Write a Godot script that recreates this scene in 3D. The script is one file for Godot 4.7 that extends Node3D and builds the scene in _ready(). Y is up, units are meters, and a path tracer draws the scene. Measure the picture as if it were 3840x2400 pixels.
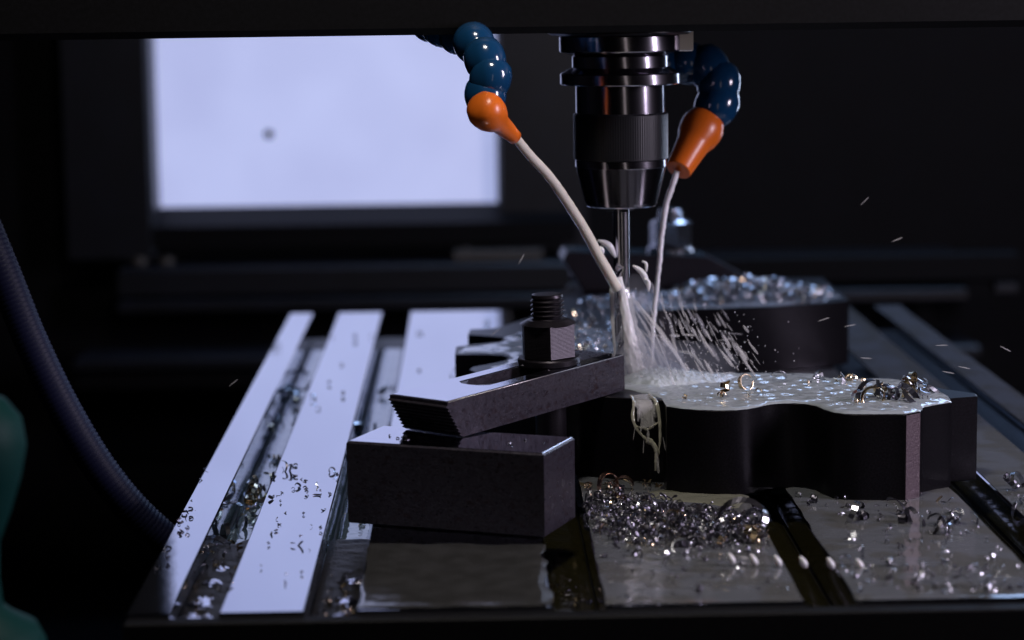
extends Node3D
# A wet machining table close-up: drill, clamps, workpiece, coolant and chips. Units are metres; V() takes millimetres.

var M := {}
var rng := RandomNumberGenerator.new()
var noise := FastNoiseLite.new()
var taken := {}

func _ready():
	rng.seed = 4711
	noise.seed = 7; noise.frequency = 0.06; noise.fractal_octaves = 3
	# ---- camera
	var cam := Camera3D.new(); cam.name = "camera"; add_child(cam)
	var lens := CameraAttributesPhysical.new()
	lens.frustum_focal_length = 87.3; lens.frustum_focus_distance = 1.0; lens.frustum_near = 0.05; lens.frustum_far = 20.0
	lens.exposure_aperture = 8.2
	cam.attributes = lens
	cam.fov = 15.65; cam.near = 0.05; cam.far = 20.0
	cam.position = Vector3(0, 0.2171, 0)
	cam.basis = Basis(Vector3.UP, deg_to_rad(-0.9602)) * Basis(Vector3.RIGHT, deg_to_rad(-8.1345)) * Basis(Vector3.BACK, deg_to_rad(-0.7636))
	cam.current = true
	# ---- air and exposure
	var we := WorldEnvironment.new(); we.name = "environment"
	var e := Environment.new()
	e.background_mode = Environment.BG_COLOR; e.background_color = Color(0.012, 0.012, 0.016)
	e.tonemap_mode = Environment.TONE_MAPPER_LINEAR; e.tonemap_exposure = 1.0
	e.volumetric_fog_enabled = true; e.volumetric_fog_density = 0.0
	e.sdfgi_enabled = true; e.ssao_enabled = true; e.ssil_enabled = true
	we.environment = e; add_child(we)
	# ---- lamps of the machine, one added panel (all outside the frame) and the window
	lamp("work_lamp", V(40, 700, -765), V(90, 20, -1030), Vector2(0.10, 0.06), Color(1.0, 0.97, 0.93), 0.20, "small bright work lamp hung high above the front of the table")
	lamp("work_lamp", V(640, 240, -1760), V(70, 90, -1062), Vector2(0.10, 0.60), Color(0.80, 0.87, 1.0), 0.16, "tall cool white strip lamp at the back right of the enclosure", 0.2)
	lamp("work_lamp", V(860, 330, -700), V(60, 40, -1000), Vector2(0.12, 0.40), Color(0.96, 0.91, 1.0), 0.70, "pale strip lamp on the right side wall, beside the table", 0.2)
	lamp("work_lamp", V(230, 210, 250), V(80, 80, -1062), Vector2(0.07, 0.55), Color(1.0, 0.94, 0.90), 0.012, "dim tall strip lamp standing before the table", 0.04)
	lamp("work_lamp", V(380, 760, -1940), V(140, 30, -1040), Vector2(0.60, 0.30), Color(0.66, 0.79, 1.0), 0.50, "added wide bluish panel lamp high on the back wall, right of the window", 0.3)  # added unseen panel: bluish sheen on the pool, rim light from behind
	materials()
	setting()
	machine_window()
	table()
	spindle()
	workpiece()
	clamps()
	hoses()
	liquids()
	chips()

# ------------------------------------------------------------------ helpers
func V(x: float, y: float, z: float) -> Vector3: return Vector3(x, y, z) * 0.001

func numbered(called: String) -> String:
	if not taken.has(called):
		taken[called] = 0
		return called
	taken[called] += 1
	return "%s_%03d" % [called, taken[called]]

func tag(o: Node, label: String, category: String, group := "", kind := "") -> Node:
	if label: o.set_meta("label", label)
	if category: o.set_meta("category", category)
	if group: o.set_meta("group", group)
	if kind: o.set_meta("kind", kind)
	return o

func thing(called: String, label: String, category: String, at := Vector3.ZERO, group := "") -> Node3D:
	var o := Node3D.new(); o.name = numbered(called); add_child(o); o.position = at
	tag(o, label, category, group)
	return o

func new_st(smooth := true) -> SurfaceTool:
	var st := SurfaceTool.new(); st.begin(Mesh.PRIMITIVE_TRIANGLES)
	st.set_smooth_group(0 if smooth else 0xFFFFFFFF)
	return st

func done(st: SurfaceTool) -> ArrayMesh:
	st.generate_normals()
	return st.commit()

func obj(called: String, mesh: Mesh, mat: Material, parent: Node = self) -> MeshInstance3D:
	var o := MeshInstance3D.new()
	o.name = numbered(called) if parent == self else called
	o.mesh = mesh; o.material_override = mat
	parent.add_child(o, true)
	return o

func tri(st: SurfaceTool, a: Vector3, b: Vector3, c: Vector3):
	st.add_vertex(a); st.add_vertex(b); st.add_vertex(c)

func quad(st: SurfaceTool, a: Vector3, b: Vector3, c: Vector3, d: Vector3):
	tri(st, a, b, c); tri(st, a, c, d)

func area2(p: PackedVector2Array) -> float:
	var s := 0.0
	for i in p.size():
		var q := p[(i + 1) % p.size()]
		s += p[i].x * q.y - q.x * p[i].y
	return s * 0.5

func inset(p: PackedVector2Array, d: float) -> PackedVector2Array:
	# p runs clockwise (x right, y down); positive d moves inwards
	var out := PackedVector2Array()
	var n := p.size()
	for i in n:
		var a := (p[i] - p[(i + n - 1) % n]).normalized()
		var b := (p[(i + 1) % n] - p[i]).normalized()
		var na := Vector2(a.y, -a.x)
		var nb := Vector2(b.y, -b.x)
		var m := (na + nb).normalized()
		var k: float = 1.0 / maxf(0.35, m.dot(na))
		out.append(p[i] - m * d * k)
	return out

func prism(st: SurfaceTool, poly: PackedVector2Array, y0: float, y1: float, bevel := 0.0, xf := Transform3D.IDENTITY, soft := 0.0):
	# the outline lies in x and z; extruded along y
	var p := poly.duplicate()
	if area2(p) < 0: p.reverse()
	var rings := []
	if bevel > 0:
		var q := inset(p, bevel)
		rings = [[q, y0], [p, y0 + bevel], [p, y1 - bevel], [q, y1]]
	else:
		rings = [[p, y0], [p, y1]]
	var n := p.size()
	var group := PackedInt32Array()
	var g := 10
	for i in n:
		if soft > 0 and absf((p[i] - p[(i + n - 1) % n]).angle_to(p[(i + 1) % n] - p[i])) > soft: g += 1
		group.append(g)
	for k in rings.size() - 1:
		var lo: PackedVector2Array = rings[k][0]
		var hi: PackedVector2Array = rings[k + 1][0]
		var a: float = rings[k][1]
		var b: float = rings[k + 1][1]
		for i in n:
			var j := (i + 1) % n
			if soft > 0: st.set_smooth_group(group[i] + 1000 * k)
			quad(st, xf * Vector3(lo[i].x, a, lo[i].y), xf * Vector3(lo[j].x, a, lo[j].y), xf * Vector3(hi[j].x, b, hi[j].y), xf * Vector3(hi[i].x, b, hi[i].y))
	var top: PackedVector2Array = rings[-1][0]
	st.set_smooth_group(0xFFFFFFFF)
	var idx := Geometry2D.triangulate_polygon(top)
	for t in range(0, idx.size(), 3):
		var a := top[idx[t]]
		var b := top[idx[t + 1]]
		var c := top[idx[t + 2]]
		if (b - a).cross(c - a) < 0:
			var s := b
			b = c; c = s
		tri(st, xf * Vector3(a.x, y1, a.y), xf * Vector3(b.x, y1, b.y), xf * Vector3(c.x, y1, c.y))
		tri(st, xf * Vector3(a.x, y0, a.y), xf * Vector3(c.x, y0, c.y), xf * Vector3(b.x, y0, b.y))

func rect(x0: float, x1: float, z0: float, z1: float) -> PackedVector2Array:
	return PackedVector2Array([Vector2(x0, z0) * 0.001, Vector2(x1, z0) * 0.001, Vector2(x1, z1) * 0.001, Vector2(x0, z1) * 0.001])

func box(x0: float, x1: float, y0: float, y1: float, z0: float, z1: float, bevel := 0.5) -> ArrayMesh:
	var st := new_st(false)
	prism(st, rect(x0, x1, z0, z1), y0 * 0.001, y1 * 0.001, bevel * 0.001)
	return done(st)

func lathe(st: SurfaceTool, prof: Array, segs: int, xf := Transform3D.IDENTITY, flute := 0.0):
	# prof: Vector2(radius, height) in mm, from bottom to top
	for i in prof.size() - 1:
		var p: Vector2 = prof[i] * 0.001
		var q: Vector2 = prof[i + 1] * 0.001
		for j in segs:
			var a := TAU * j / segs
			var b := TAU * (j + 1) / segs
			var fa := 0.0
			var fb := 0.0
			if flute > 0:
				fa = flute * 0.001 * float(j % 2)
				fb = flute * 0.001 * float((j + 1) % 2)
			var A := xf * Vector3((p.x - fa) * cos(a), p.y, (p.x - fa) * sin(a))
			var B := xf * Vector3((p.x - fb) * cos(b), p.y, (p.x - fb) * sin(b))
			var C := xf * Vector3((q.x - fb) * cos(b), q.y, (q.x - fb) * sin(b))
			var D := xf * Vector3((q.x - fa) * cos(a), q.y, (q.x - fa) * sin(a))
			if p.x > 1e-7: tri(st, A, B, C)
			if q.x > 1e-7: tri(st, A, C, D)

func turned(prof: Array, segs := 64, xf := Transform3D.IDENTITY, flute := 0.0, crease := true) -> ArrayMesh:
	# every straight run of the outline is smooth round the axis, with its edges kept sharp
	var st := new_st(true)
	if crease:
		for i in prof.size() - 1:
			st.set_smooth_group(i + 1 if flute == 0.0 else 0xFFFFFFFF)
			lathe(st, [prof[i], prof[i + 1]], segs, xf, flute)
	else:
		lathe(st, prof, segs, xf, flute)
	return done(st)

func towards(at: Vector3, axis: Vector3) -> Transform3D:
	# a frame at that place whose y runs along the axis
	var y := axis.normalized()
	var x := y.cross(Vector3.FORWARD if absf(y.z) < 0.9 else Vector3.RIGHT).normalized()
	return Transform3D(Basis(x, y, x.cross(y)), at)

func tube(st: SurfaceTool, pts: Array, radii: Array, sides := 10, flat := 1.0, capped := true):
	# points in metres; flat < 1 squashes the section
	var n := pts.size()
	var rings := []
	var u := Vector3.ZERO
	for i in n:
		var t: Vector3 = (pts[mini(i + 1, n - 1)] - pts[maxi(i - 1, 0)]).normalized()
		if u == Vector3.ZERO: u = t.cross(Vector3(0.31, 0.2, 0.93)).normalized()
		u = (u - t * u.dot(t)).normalized()
		var w := u.cross(t)
		var ring := PackedVector3Array()
		for k in sides:
			var a := TAU * k / sides
			ring.append(pts[i] + (u * cos(a) + w * sin(a) * flat) * float(radii[i]))
		rings.append(ring)
	for i in n - 1:
		for k in sides:
			var l := (k + 1) % sides
			quad(st, rings[i][k], rings[i][l], rings[i + 1][l], rings[i + 1][k])
	if capped:
		for k in sides:
			var l := (k + 1) % sides
			tri(st, pts[0], rings[0][l], rings[0][k])
			tri(st, pts[n - 1], rings[n - 1][k], rings[n - 1][l])

func spline(keys: Array, count: int) -> Array:
	var c := Curve3D.new()
	c.bake_interval = 0.0005
	for i in keys.size():
		var t: Vector3 = (keys[mini(i + 1, keys.size() - 1)] - keys[maxi(i - 1, 0)]) / 6.0
		c.add_point(keys[i], -t, t)
	var out := []
	for i in count: out.append(c.sample_baked(c.get_baked_length() * i / (count - 1.0)))
	return out

func closed_curve(keys: PackedVector2Array, each := 5) -> PackedVector2Array:
	var out := PackedVector2Array()
	var n := keys.size()
	for i in n:
		for k in each:
			out.append(keys[i].cubic_interpolate(keys[(i + 1) % n], keys[(i + n - 1) % n], keys[(i + 2) % n], float(k) / each))
	return out

func mm2(flat: Array) -> PackedVector2Array:
	var out := PackedVector2Array()
	for i in range(0, flat.size(), 2): out.append(Vector2(flat[i], flat[i + 1]) * 0.001)
	return out

func nearest_on(p: PackedVector2Array, q: Vector2) -> Vector2:
	var best := p[0]
	var d := 1e9
	for i in p.size():
		var c := Geometry2D.get_closest_point_to_segment(q, p[i], p[(i + 1) % p.size()])
		var e := c.distance_squared_to(q)
		if e < d: d = e; best = c
	return best

func sheet(poly: PackedVector2Array, y: float, cell: float, height: Callable) -> ArrayMesh:
	# liquid lying on a surface: a height field that ends on its own outline; height(point, distance to edge) in mm
	var lo := poly[0]
	var hi := poly[0]
	for p in poly:
		lo = lo.min(p); hi = hi.max(p)
	var nx := int((hi.x - lo.x) / cell) + 3
	var nz := int((hi.y - lo.y) / cell) + 3
	var inside := PackedByteArray()
	var at := PackedVector3Array()
	for j in nz:
		for i in nx:
			var q := lo + Vector2((i - 1) * cell, (j - 1) * cell)
			inside.append(1 if Geometry2D.is_point_in_polygon(q, poly) else 0)
			at.append(Vector3(q.x, -1, q.y))
	var st := new_st(true)
	var put := func(k: int) -> Vector3:
		if at[k].y == -1:
			var q := Vector2(at[k].x, at[k].z)
			var c := nearest_on(poly, q)
			if inside[k]:
				at[k] = Vector3(q.x, y + 0.001 * height.call(q, q.distance_to(c) * 1000.0), q.y)
			else:
				at[k] = Vector3(c.x, y + 0.001 * height.call(c, 0.0), c.y)
		return at[k]
	for j in nz - 1:
		for i in nx - 1:
			var k := j * nx + i
			if inside[k] + inside[k + 1] + inside[k + nx] + inside[k + nx + 1] >= 1:
				quad(st, put.call(k), put.call(k + 1), put.call(k + nx + 1), put.call(k + nx))
	st.index(); st.generate_normals()
	return st.commit()

func lamp(called: String, at: Vector3, target: Vector3, size: Vector2, color: Color, energy: float, label: String, glow := 1.0):
	var o := thing(called, label, "lamp", at)
	o.basis = Basis.looking_at(target - at, Vector3.UP)
	var st := new_st(false)
	prism(st, rect(-size.x * 600, size.x * 600, -size.y * 540, size.y * 540), 0.0, 0.04, 0.004, Transform3D(Basis(Vector3.RIGHT, PI / 2), Vector3(0, 0, 0.003)))
	var dark := StandardMaterial3D.new(); dark.albedo_color = Color(0.1, 0.1, 0.11); dark.roughness = 0.6
	obj("housing", done(st), dark, o)
	var st2 := new_st(false)
	prism(st2, rect(-size.x * 500, size.x * 500, -size.y * 500, size.y * 500), -0.004, 0.002, 0.001, Transform3D(Basis(Vector3.RIGHT, PI / 2), Vector3.ZERO))
	var g := StandardMaterial3D.new(); g.albedo_color = Color(0.8, 0.8, 0.8); g.emission_enabled = true; g.emission = color; g.emission_energy_multiplier = glow
	obj("lamp_lens", done(st2), g, o)
	var l := AreaLight3D.new(); l.name = "lamp_light"
	l.area_size = size; l.light_color = color; l.light_energy = energy; l.area_range = 6.0; l.area_attenuation = 2.0; l.shadow_enabled = true; l.area_normalize_energy = true
	l.position = Vector3(0, 0, -0.006)
	o.add_child(l)

# ------------------------------------------------------------------ materials
func noise_tex(freq: float, octaves: int, lo: Color, hi: Color, size := 512, kind := FastNoiseLite.TYPE_SIMPLEX_SMOOTH, mid := 0.5, seed_ := 3) -> NoiseTexture2D:
	var n := FastNoiseLite.new(); n.noise_type = kind; n.frequency = freq; n.fractal_octaves = octaves; n.seed = seed_
	var t := NoiseTexture2D.new(); t.width = size; t.height = size; t.seamless = true; t.noise = n
	var g := Gradient.new(); g.set_color(0, lo); g.set_color(1, hi)
	if mid != 0.5:
		g.set_offset(0, maxf(0.0, mid - 0.12)); g.set_offset(1, minf(1.0, mid + 0.12))
	t.color_ramp = g
	return t

func bump_tex(freq: float, octaves: int, seed_ := 5, size := 512) -> NoiseTexture2D:
	var n := FastNoiseLite.new(); n.frequency = freq; n.fractal_octaves = octaves; n.seed = seed_
	var t := NoiseTexture2D.new(); t.width = size; t.height = size; t.seamless = true; t.noise = n
	t.as_normal_map = true; t.bump_strength = 4.0
	return t

func mat(called: String, lin: Color, rough: float, metal := 0.0, spec := 0.5) -> StandardMaterial3D:
	var m := StandardMaterial3D.new(); m.resource_name = called
	m.albedo_color = lin.linear_to_srgb(); m.roughness = rough; m.metallic = metal; m.metallic_specular = spec
	M[called] = m
	return m

func worldly(m: StandardMaterial3D, scale: float, albedo: Texture2D = null, normal: Texture2D = null, strength := 0.3, rough: Texture2D = null):
	m.uv1_triplanar = true; m.uv1_world_triplanar = true; m.uv1_scale = Vector3.ONE * scale
	if albedo: m.albedo_texture = albedo
	if normal: m.normal_enabled = true; m.normal_texture = normal; m.normal_scale = strength
	if rough: m.roughness_texture = rough; m.roughness_texture_channel = BaseMaterial3D.TEXTURE_CHANNEL_RED

func materials():
	var speck := noise_tex(0.09, 4, Color(0.45, 0.42, 0.44), Color(1, 1, 1))
	var worn := noise_tex(0.05, 5, Color(0.62, 0.58, 0.61), Color(1, 1, 1), 512, FastNoiseLite.TYPE_SIMPLEX_SMOOTH, 0.5, 33)
	var dents := bump_tex(0.03, 5, 17)
	var stain := noise_tex(0.010, 4, Color(0.93, 0.91, 0.86), Color(1, 1, 1), 512, FastNoiseLite.TYPE_SIMPLEX_SMOOTH, 0.45, 41)
	var fine := bump_tex(0.08, 4)
	var ripple := bump_tex(0.02, 3, 11)
	var smear := noise_tex(0.012, 4, Color(0.78, 0.78, 0.76), Color(1, 1, 1), 512, FastNoiseLite.TYPE_SIMPLEX_SMOOTH, 0.5, 21)
	var wet := noise_tex(0.02, 4, Color(0.4, 0.4, 0.4), Color(1, 1, 1), 512, FastNoiseLite.TYPE_SIMPLEX_SMOOTH, 0.5, 9)
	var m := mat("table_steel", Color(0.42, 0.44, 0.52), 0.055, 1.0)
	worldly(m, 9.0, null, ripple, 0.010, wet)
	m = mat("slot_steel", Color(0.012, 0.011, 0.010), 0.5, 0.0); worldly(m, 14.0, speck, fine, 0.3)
	m = mat("dark_iron", Color(0.004, 0.004, 0.005), 0.6, 0.0, 0.3); worldly(m, 8.0, speck)
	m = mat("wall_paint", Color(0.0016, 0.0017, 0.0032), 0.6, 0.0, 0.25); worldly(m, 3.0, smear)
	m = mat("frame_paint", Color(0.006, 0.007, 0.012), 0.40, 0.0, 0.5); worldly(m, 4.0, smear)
	m = mat("bracket_paint", Color(0.05, 0.043, 0.036), 0.5)
	m = mat("chuck_steel", Color(0.30, 0.285, 0.325), 0.17, 1.0)
	m = mat("chuck_black", Color(0.010, 0.010, 0.013), 0.36, 0.3)
	m = mat("drill_steel", Color(0.5, 0.5, 0.54), 0.2, 1.0)
	m = mat("blackened_steel", Color(0.088, 0.083, 0.106), 0.46, 0.5); worldly(m, 22.0, worn, fine, 0.3, wet)
	m.detail_enabled = true; m.detail_blend_mode = BaseMaterial3D.BLEND_MODE_MUL; m.detail_albedo = noise_tex(0.022, 4, Color(1, 1, 1), Color(0.78, 0.62, 0.60), 512, FastNoiseLite.TYPE_SIMPLEX_SMOOTH, 0.74, 61)
	m = mat("bare_edge", Color(0.6, 0.56, 0.56), 0.35, 1.0)
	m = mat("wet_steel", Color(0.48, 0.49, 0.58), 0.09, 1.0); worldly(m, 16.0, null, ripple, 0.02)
	m = mat("bolt_steel", Color(0.05, 0.045, 0.055), 0.36, 0.7); worldly(m, 30.0, speck)
	m = mat("workpiece_steel", Color(0.020, 0.0185, 0.024), 0.38, 0.75); worldly(m, 18.0, speck, dents, 0.05)
	m = mat("blue_plastic", Color(0.006, 0.045, 0.12), 0.16); m.clearcoat_enabled = true; m.clearcoat = 0.6; m.clearcoat_roughness = 0.05
	m = mat("orange_plastic", Color(0.72, 0.145, 0.012), 0.32); worldly(m, 12.0, null, fine, 0.05)
	m = mat("milk", Color(0.78, 0.72, 0.62), 0.10); m.clearcoat_enabled = true; m.clearcoat = 1.0; m.clearcoat_roughness = 0.03; m.subsurf_scatter_enabled = true; m.subsurf_scatter_strength = 0.08
	m = mat("milk_white", Color(0.80, 0.77, 0.79), 0.25); m.subsurf_scatter_enabled = true; m.subsurf_scatter_strength = 0.08
	m = mat("runoff", Color(0.34, 0.33, 0.26), 0.06); m.clearcoat_enabled = true; m.clearcoat = 1.0; m.clearcoat_roughness = 0.03
	m = mat("milk_pool", Color(0.33, 0.365, 0.395), 0.05); worldly(m, 20.0, null, ripple, 0.08)
	m = mat("milk_film", Color(0.118, 0.126, 0.140), 0.09); worldly(m, 7.0, stain, ripple, 0.07)
	m = mat("olive_milk", Color(0.17, 0.17, 0.125), 0.12); worldly(m, 9.0, null, ripple, 0.06)
	m = mat("block_reflection_film", Color(0.050, 0.050, 0.049), 0.09); worldly(m, 11.0, smear, ripple, 0.05)  # milk film darkened for the block mirrored in it
	m = mat("slot_oil", Color(0.10, 0.15, 0.19), 0.06, 0.4, 0.8); worldly(m, 24.0, null, ripple, 0.12)
	m = mat("olive_oil", Color(0.016, 0.014, 0.005), 0.12, 0.0, 0.7); worldly(m, 24.0, null, ripple, 0.2)
	m = mat("lit_ground_steel", Color(0.24, 0.19, 0.21), 0.42, 0.6); worldly(m, 34.0, worn, dents, 0.5)  # ground steel made lighter: light on the right-facing notch wall put into colour
	m = mat("foam", Color(0.52, 0.57, 0.62), 0.25)
	m = mat("veil", Color(0.75, 0.74, 0.74), 0.5); m.transparency = BaseMaterial3D.TRANSPARENCY_ALPHA; m.albedo_color.a = 0.3
	m = mat("streak", Color(0.82, 0.80, 0.80), 0.5); m.transparency = BaseMaterial3D.TRANSPARENCY_ALPHA; m.albedo_color.a = 0.26
	m = mat("chip_steel", Color(0.55, 0.56, 0.6), 0.27, 1.0)
	m = mat("chip_dark", Color(0.13, 0.125, 0.15), 0.33, 1.0)
	m = mat("chip_straw", Color(0.66, 0.52, 0.33), 0.22, 1.0)
	m = mat("chip_copper", Color(0.55, 0.36, 0.3), 0.24, 1.0)
	m = mat("rubber_hose", Color(0.006, 0.007, 0.026), 0.5, 0.0, 0.3)
	m = mat("green_paint", Color(0.002, 0.030, 0.027), 0.55, 0.0, 0.25)
	m = mat("window_glow", Color(0.6, 0.6, 0.6), 0.4)
	m.emission_enabled = true; m.emission = Color(0.46, 0.53, 0.90).linear_to_srgb(); m.emission_energy_multiplier = 0.84
	var frost := noise_tex(0.006, 3, Color(0.92, 0.92, 0.94), Color(1, 1, 1), 512, FastNoiseLite.TYPE_SIMPLEX_SMOOTH, 0.5, 77)
	worldly(m, 2.2); m.emission_texture = frost; m.emission_operator = BaseMaterial3D.EMISSION_OP_MULTIPLY

# ------------------------------------------------------------------ setting
func setting():
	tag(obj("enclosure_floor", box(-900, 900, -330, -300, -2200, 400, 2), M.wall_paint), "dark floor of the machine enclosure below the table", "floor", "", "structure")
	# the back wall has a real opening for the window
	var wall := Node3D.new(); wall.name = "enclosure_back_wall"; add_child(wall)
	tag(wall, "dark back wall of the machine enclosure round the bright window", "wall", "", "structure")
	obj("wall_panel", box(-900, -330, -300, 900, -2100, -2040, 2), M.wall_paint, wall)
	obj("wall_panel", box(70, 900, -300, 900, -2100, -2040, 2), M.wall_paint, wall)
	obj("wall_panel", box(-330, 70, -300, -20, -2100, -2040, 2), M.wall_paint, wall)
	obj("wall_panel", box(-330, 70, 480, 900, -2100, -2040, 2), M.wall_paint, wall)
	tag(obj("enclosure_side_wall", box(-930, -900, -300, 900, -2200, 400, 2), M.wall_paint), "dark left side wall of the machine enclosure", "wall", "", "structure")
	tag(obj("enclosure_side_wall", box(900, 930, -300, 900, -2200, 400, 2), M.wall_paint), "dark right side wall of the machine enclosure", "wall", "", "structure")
	# ledges of the back wall
	var a := thing("wall_ledge", "dark horizontal ledge running below the bright window", "ledge")
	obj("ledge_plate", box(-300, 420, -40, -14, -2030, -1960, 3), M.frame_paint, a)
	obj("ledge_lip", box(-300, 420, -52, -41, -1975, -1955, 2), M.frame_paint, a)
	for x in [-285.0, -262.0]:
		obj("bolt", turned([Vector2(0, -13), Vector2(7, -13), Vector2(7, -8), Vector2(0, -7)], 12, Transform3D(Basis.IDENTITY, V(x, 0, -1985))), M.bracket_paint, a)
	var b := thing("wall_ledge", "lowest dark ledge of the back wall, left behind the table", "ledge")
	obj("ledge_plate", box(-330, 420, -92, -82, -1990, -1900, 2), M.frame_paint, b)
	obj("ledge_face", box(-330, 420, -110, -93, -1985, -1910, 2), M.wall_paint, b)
	var c := thing("latch_plate", "small brownish plate on the ledge at the window's lower right", "bracket")
	obj("plate", box(-16, 60, -13, -5, -1990, -1965, 1), M.bracket_paint, c)
	obj("plate_screw", turned([Vector2(0, -5), Vector2(4, -5), Vector2(4, -3), Vector2(0, -2.5)], 10, Transform3D(Basis.IDENTITY, V(-6, 0, -1978))), M.bracket_paint, c)
	var d := thing("wall_rail", "dark brown rail along the back wall right of the spindle", "rail")
	obj("rail_bar", box(120, 460, -34, -8, -1955, -1935, 3), M.wall_paint, d)
	obj("rail_foot", box(440, 458, -44, -34, -1955, -1935, 2), M.frame_paint, d)
	# hose on the left and the green knob
	var h := thing("braided_hose", "black braided hose hanging in a curve left of the table", "hose")
	var st := new_st(true)
	var path := spline([V(-250, 190, -1075), V(-231, 132, -1070), V(-215, 90, -1065), V(-203, 58, -1062), V(-188, 25, -1060), V(-171, -5, -1060), V(-152, -30, -1065), V(-128, -52, -1075), V(-95, -70, -1100)], 420)
	var rad := []
	for i in path.size(): rad.append(0.0076 + 0.00035 * float(i % 3 == 0))
	tube(st, path, rad, 22)
	obj("hose_body", done(st), M.rubber_hose, h)
	var st2 := new_st(true)
	tube(st2, [V(-248, 184, -1075), V(-256, 206, -1076)], [0.011, 0.011], 6)
	obj("hose_fitting", done(st2), M.bolt_steel, h)
	var k := thing("green_knob", "dark green rounded knob on a flared foot at the left edge", "knob", V(-166, 0, -760))
	obj("knob_head", turned([Vector2(7, 36), Vector2(11, 46), Vector2(15, 58), Vector2(17.2, 69), Vector2(16.0, 78), Vector2(11, 84.5), Vector2(5, 87.5), Vector2(0, 88)], 36, Transform3D.IDENTITY, 0.0, false), M.green_paint, k)
	obj("knob_stem", turned([Vector2(8, 8), Vector2(6.5, 24), Vector2(7.2, 40)], 30, Transform3D.IDENTITY, 0.0, false), M.green_paint, k)
	obj("knob_foot", turned([Vector2(0, -60), Vector2(20, -60), Vector2(21, 2), Vector2(18, 8), Vector2(11, 12), Vector2(7.5, 15), Vector2(0, 15)], 36, Transform3D.IDENTITY, 0.0, false), M.green_paint, k)

func machine_window():
	var w := thing("machine_window", "large bright bluish window pane in a dark frame", "window")
	obj("window_pane", box(-300, 40, 10, 470, -2034, -2030, 0.5), M.window_glow, w)
	var left := new_st(false)
	prism(left, PackedVector2Array([Vector2(-0.345, -2.04), Vector2(-0.345, -1.985), Vector2(-0.275, -1.985), Vector2(-0.271, -1.990), Vector2(-0.271, -2.04)]), -0.01, 0.50, 0.002)
	obj("frame_post", done(left), M.frame_paint, w)
	var right := new_st(false)
	prism(right, PackedVector2Array([Vector2(0.0225, -2.04), Vector2(0.0225, -2.01), Vector2(0.026, -2.005), Vector2(0.10, -2.005), Vector2(0.10, -2.04)]), -0.01, 0.50, 0.002)
	obj("frame_post", done(right), M.frame_paint, w)
	var sill := new_st(false)
	prism(sill, PackedVector2Array([Vector2(0.0, 0.0), Vector2(0.052, 0.0), Vector2(0.052, -0.018), Vector2(0.012, -0.031), Vector2(0.0, -0.031)]), -0.33, 0.09, 0.001, Transform3D(Basis(Vector3(0, 0, 1), Vector3(1, 0, 0), Vector3(0, -1, 0)), V(0, 0, -2038)))
	obj("frame_sill", done(sill), M.wall_paint, w)
	obj("frame_head", box(-345, 100, 472, 505, -2040, -1985, 2), M.frame_paint, w)
	obj("dark_spot", turned([Vector2(0, 0), Vector2(4.2, 0), Vector2(3.0, 3), Vector2(0, 4)], 14, Transform3D(Basis(Vector3.RIGHT, PI / 2), V(-175, 93.5, -2028))), M.dark_iron, w)
	var l := AreaLight3D.new(); l.name = "window_light"
	l.area_size = Vector2(0.30, 0.44); l.light_color = Color(0.78, 0.83, 1.0); l.light_energy = 0.008; l.area_range = 8.0; l.area_attenuation = 2.0; l.shadow_enabled = true
	l.position = V(-124, 250, -2024); l.rotation.y = PI
	w.add_child(l)

# ------------------------------------------------------------------ the table
func table():
	var t := thing("machine_table", "long steel machine table with T slots and gutters, wet with coolant", "table", V(82, 0, -1180))
	var o := t.position * 1000.0
	var z0 := -1567.0
	var z1 := -800.0
	for s in [[-124.2, -108.7], [-91.4, -61.3], [-42.7, 26.4], [45.2, 116.2], [134.0, 205.6], [223.6, 255.0], [271.0, 289.5]]:
		var st := new_st(false)
		var xa: float = s[0] - o.x
		var xb: float = s[1] - o.x
		prism(st, rect(xa, xb, z0 - o.z, z1 - o.z), -0.0155, 0.0, 0.0005)
		obj("table_strip", done(st), M.table_steel, t)
	for s in [[-108.7, -91.4], [-61.3, -42.7], [26.4, 45.2], [116.2, 134.0], [205.6, 223.6], [255.0, 271.0]]:
		# the sides and floor of a slot: wider below than its mouth
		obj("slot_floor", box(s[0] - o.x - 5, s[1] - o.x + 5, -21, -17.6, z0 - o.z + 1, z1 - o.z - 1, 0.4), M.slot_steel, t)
	obj("table_body", box(-124 - o.x, 289 - o.x, -70, -21.3, z0 - o.z + 1, z1 - o.z - 1, 1), M.dark_iron, t)
	obj("added_end_plate", box(-124 - o.x, 289 - o.x, -70, -1.4, z1 - o.z + 0.2, z1 - o.z + 8, 0.6), M.dark_iron, t)  # added dark plate over the slot ends, keeps the bottom edge dark
	for s in [[-124, -112], [-88, -66], [-38, 22], [49, 112], [138, 202], [227, 251], [275, 289]]:
		obj("slot_web", box(s[0] - o.x, s[1] - o.x, -21, -15.8, z0 - o.z + 1, z1 - o.z - 1, 0.3), M.slot_steel, t)

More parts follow.
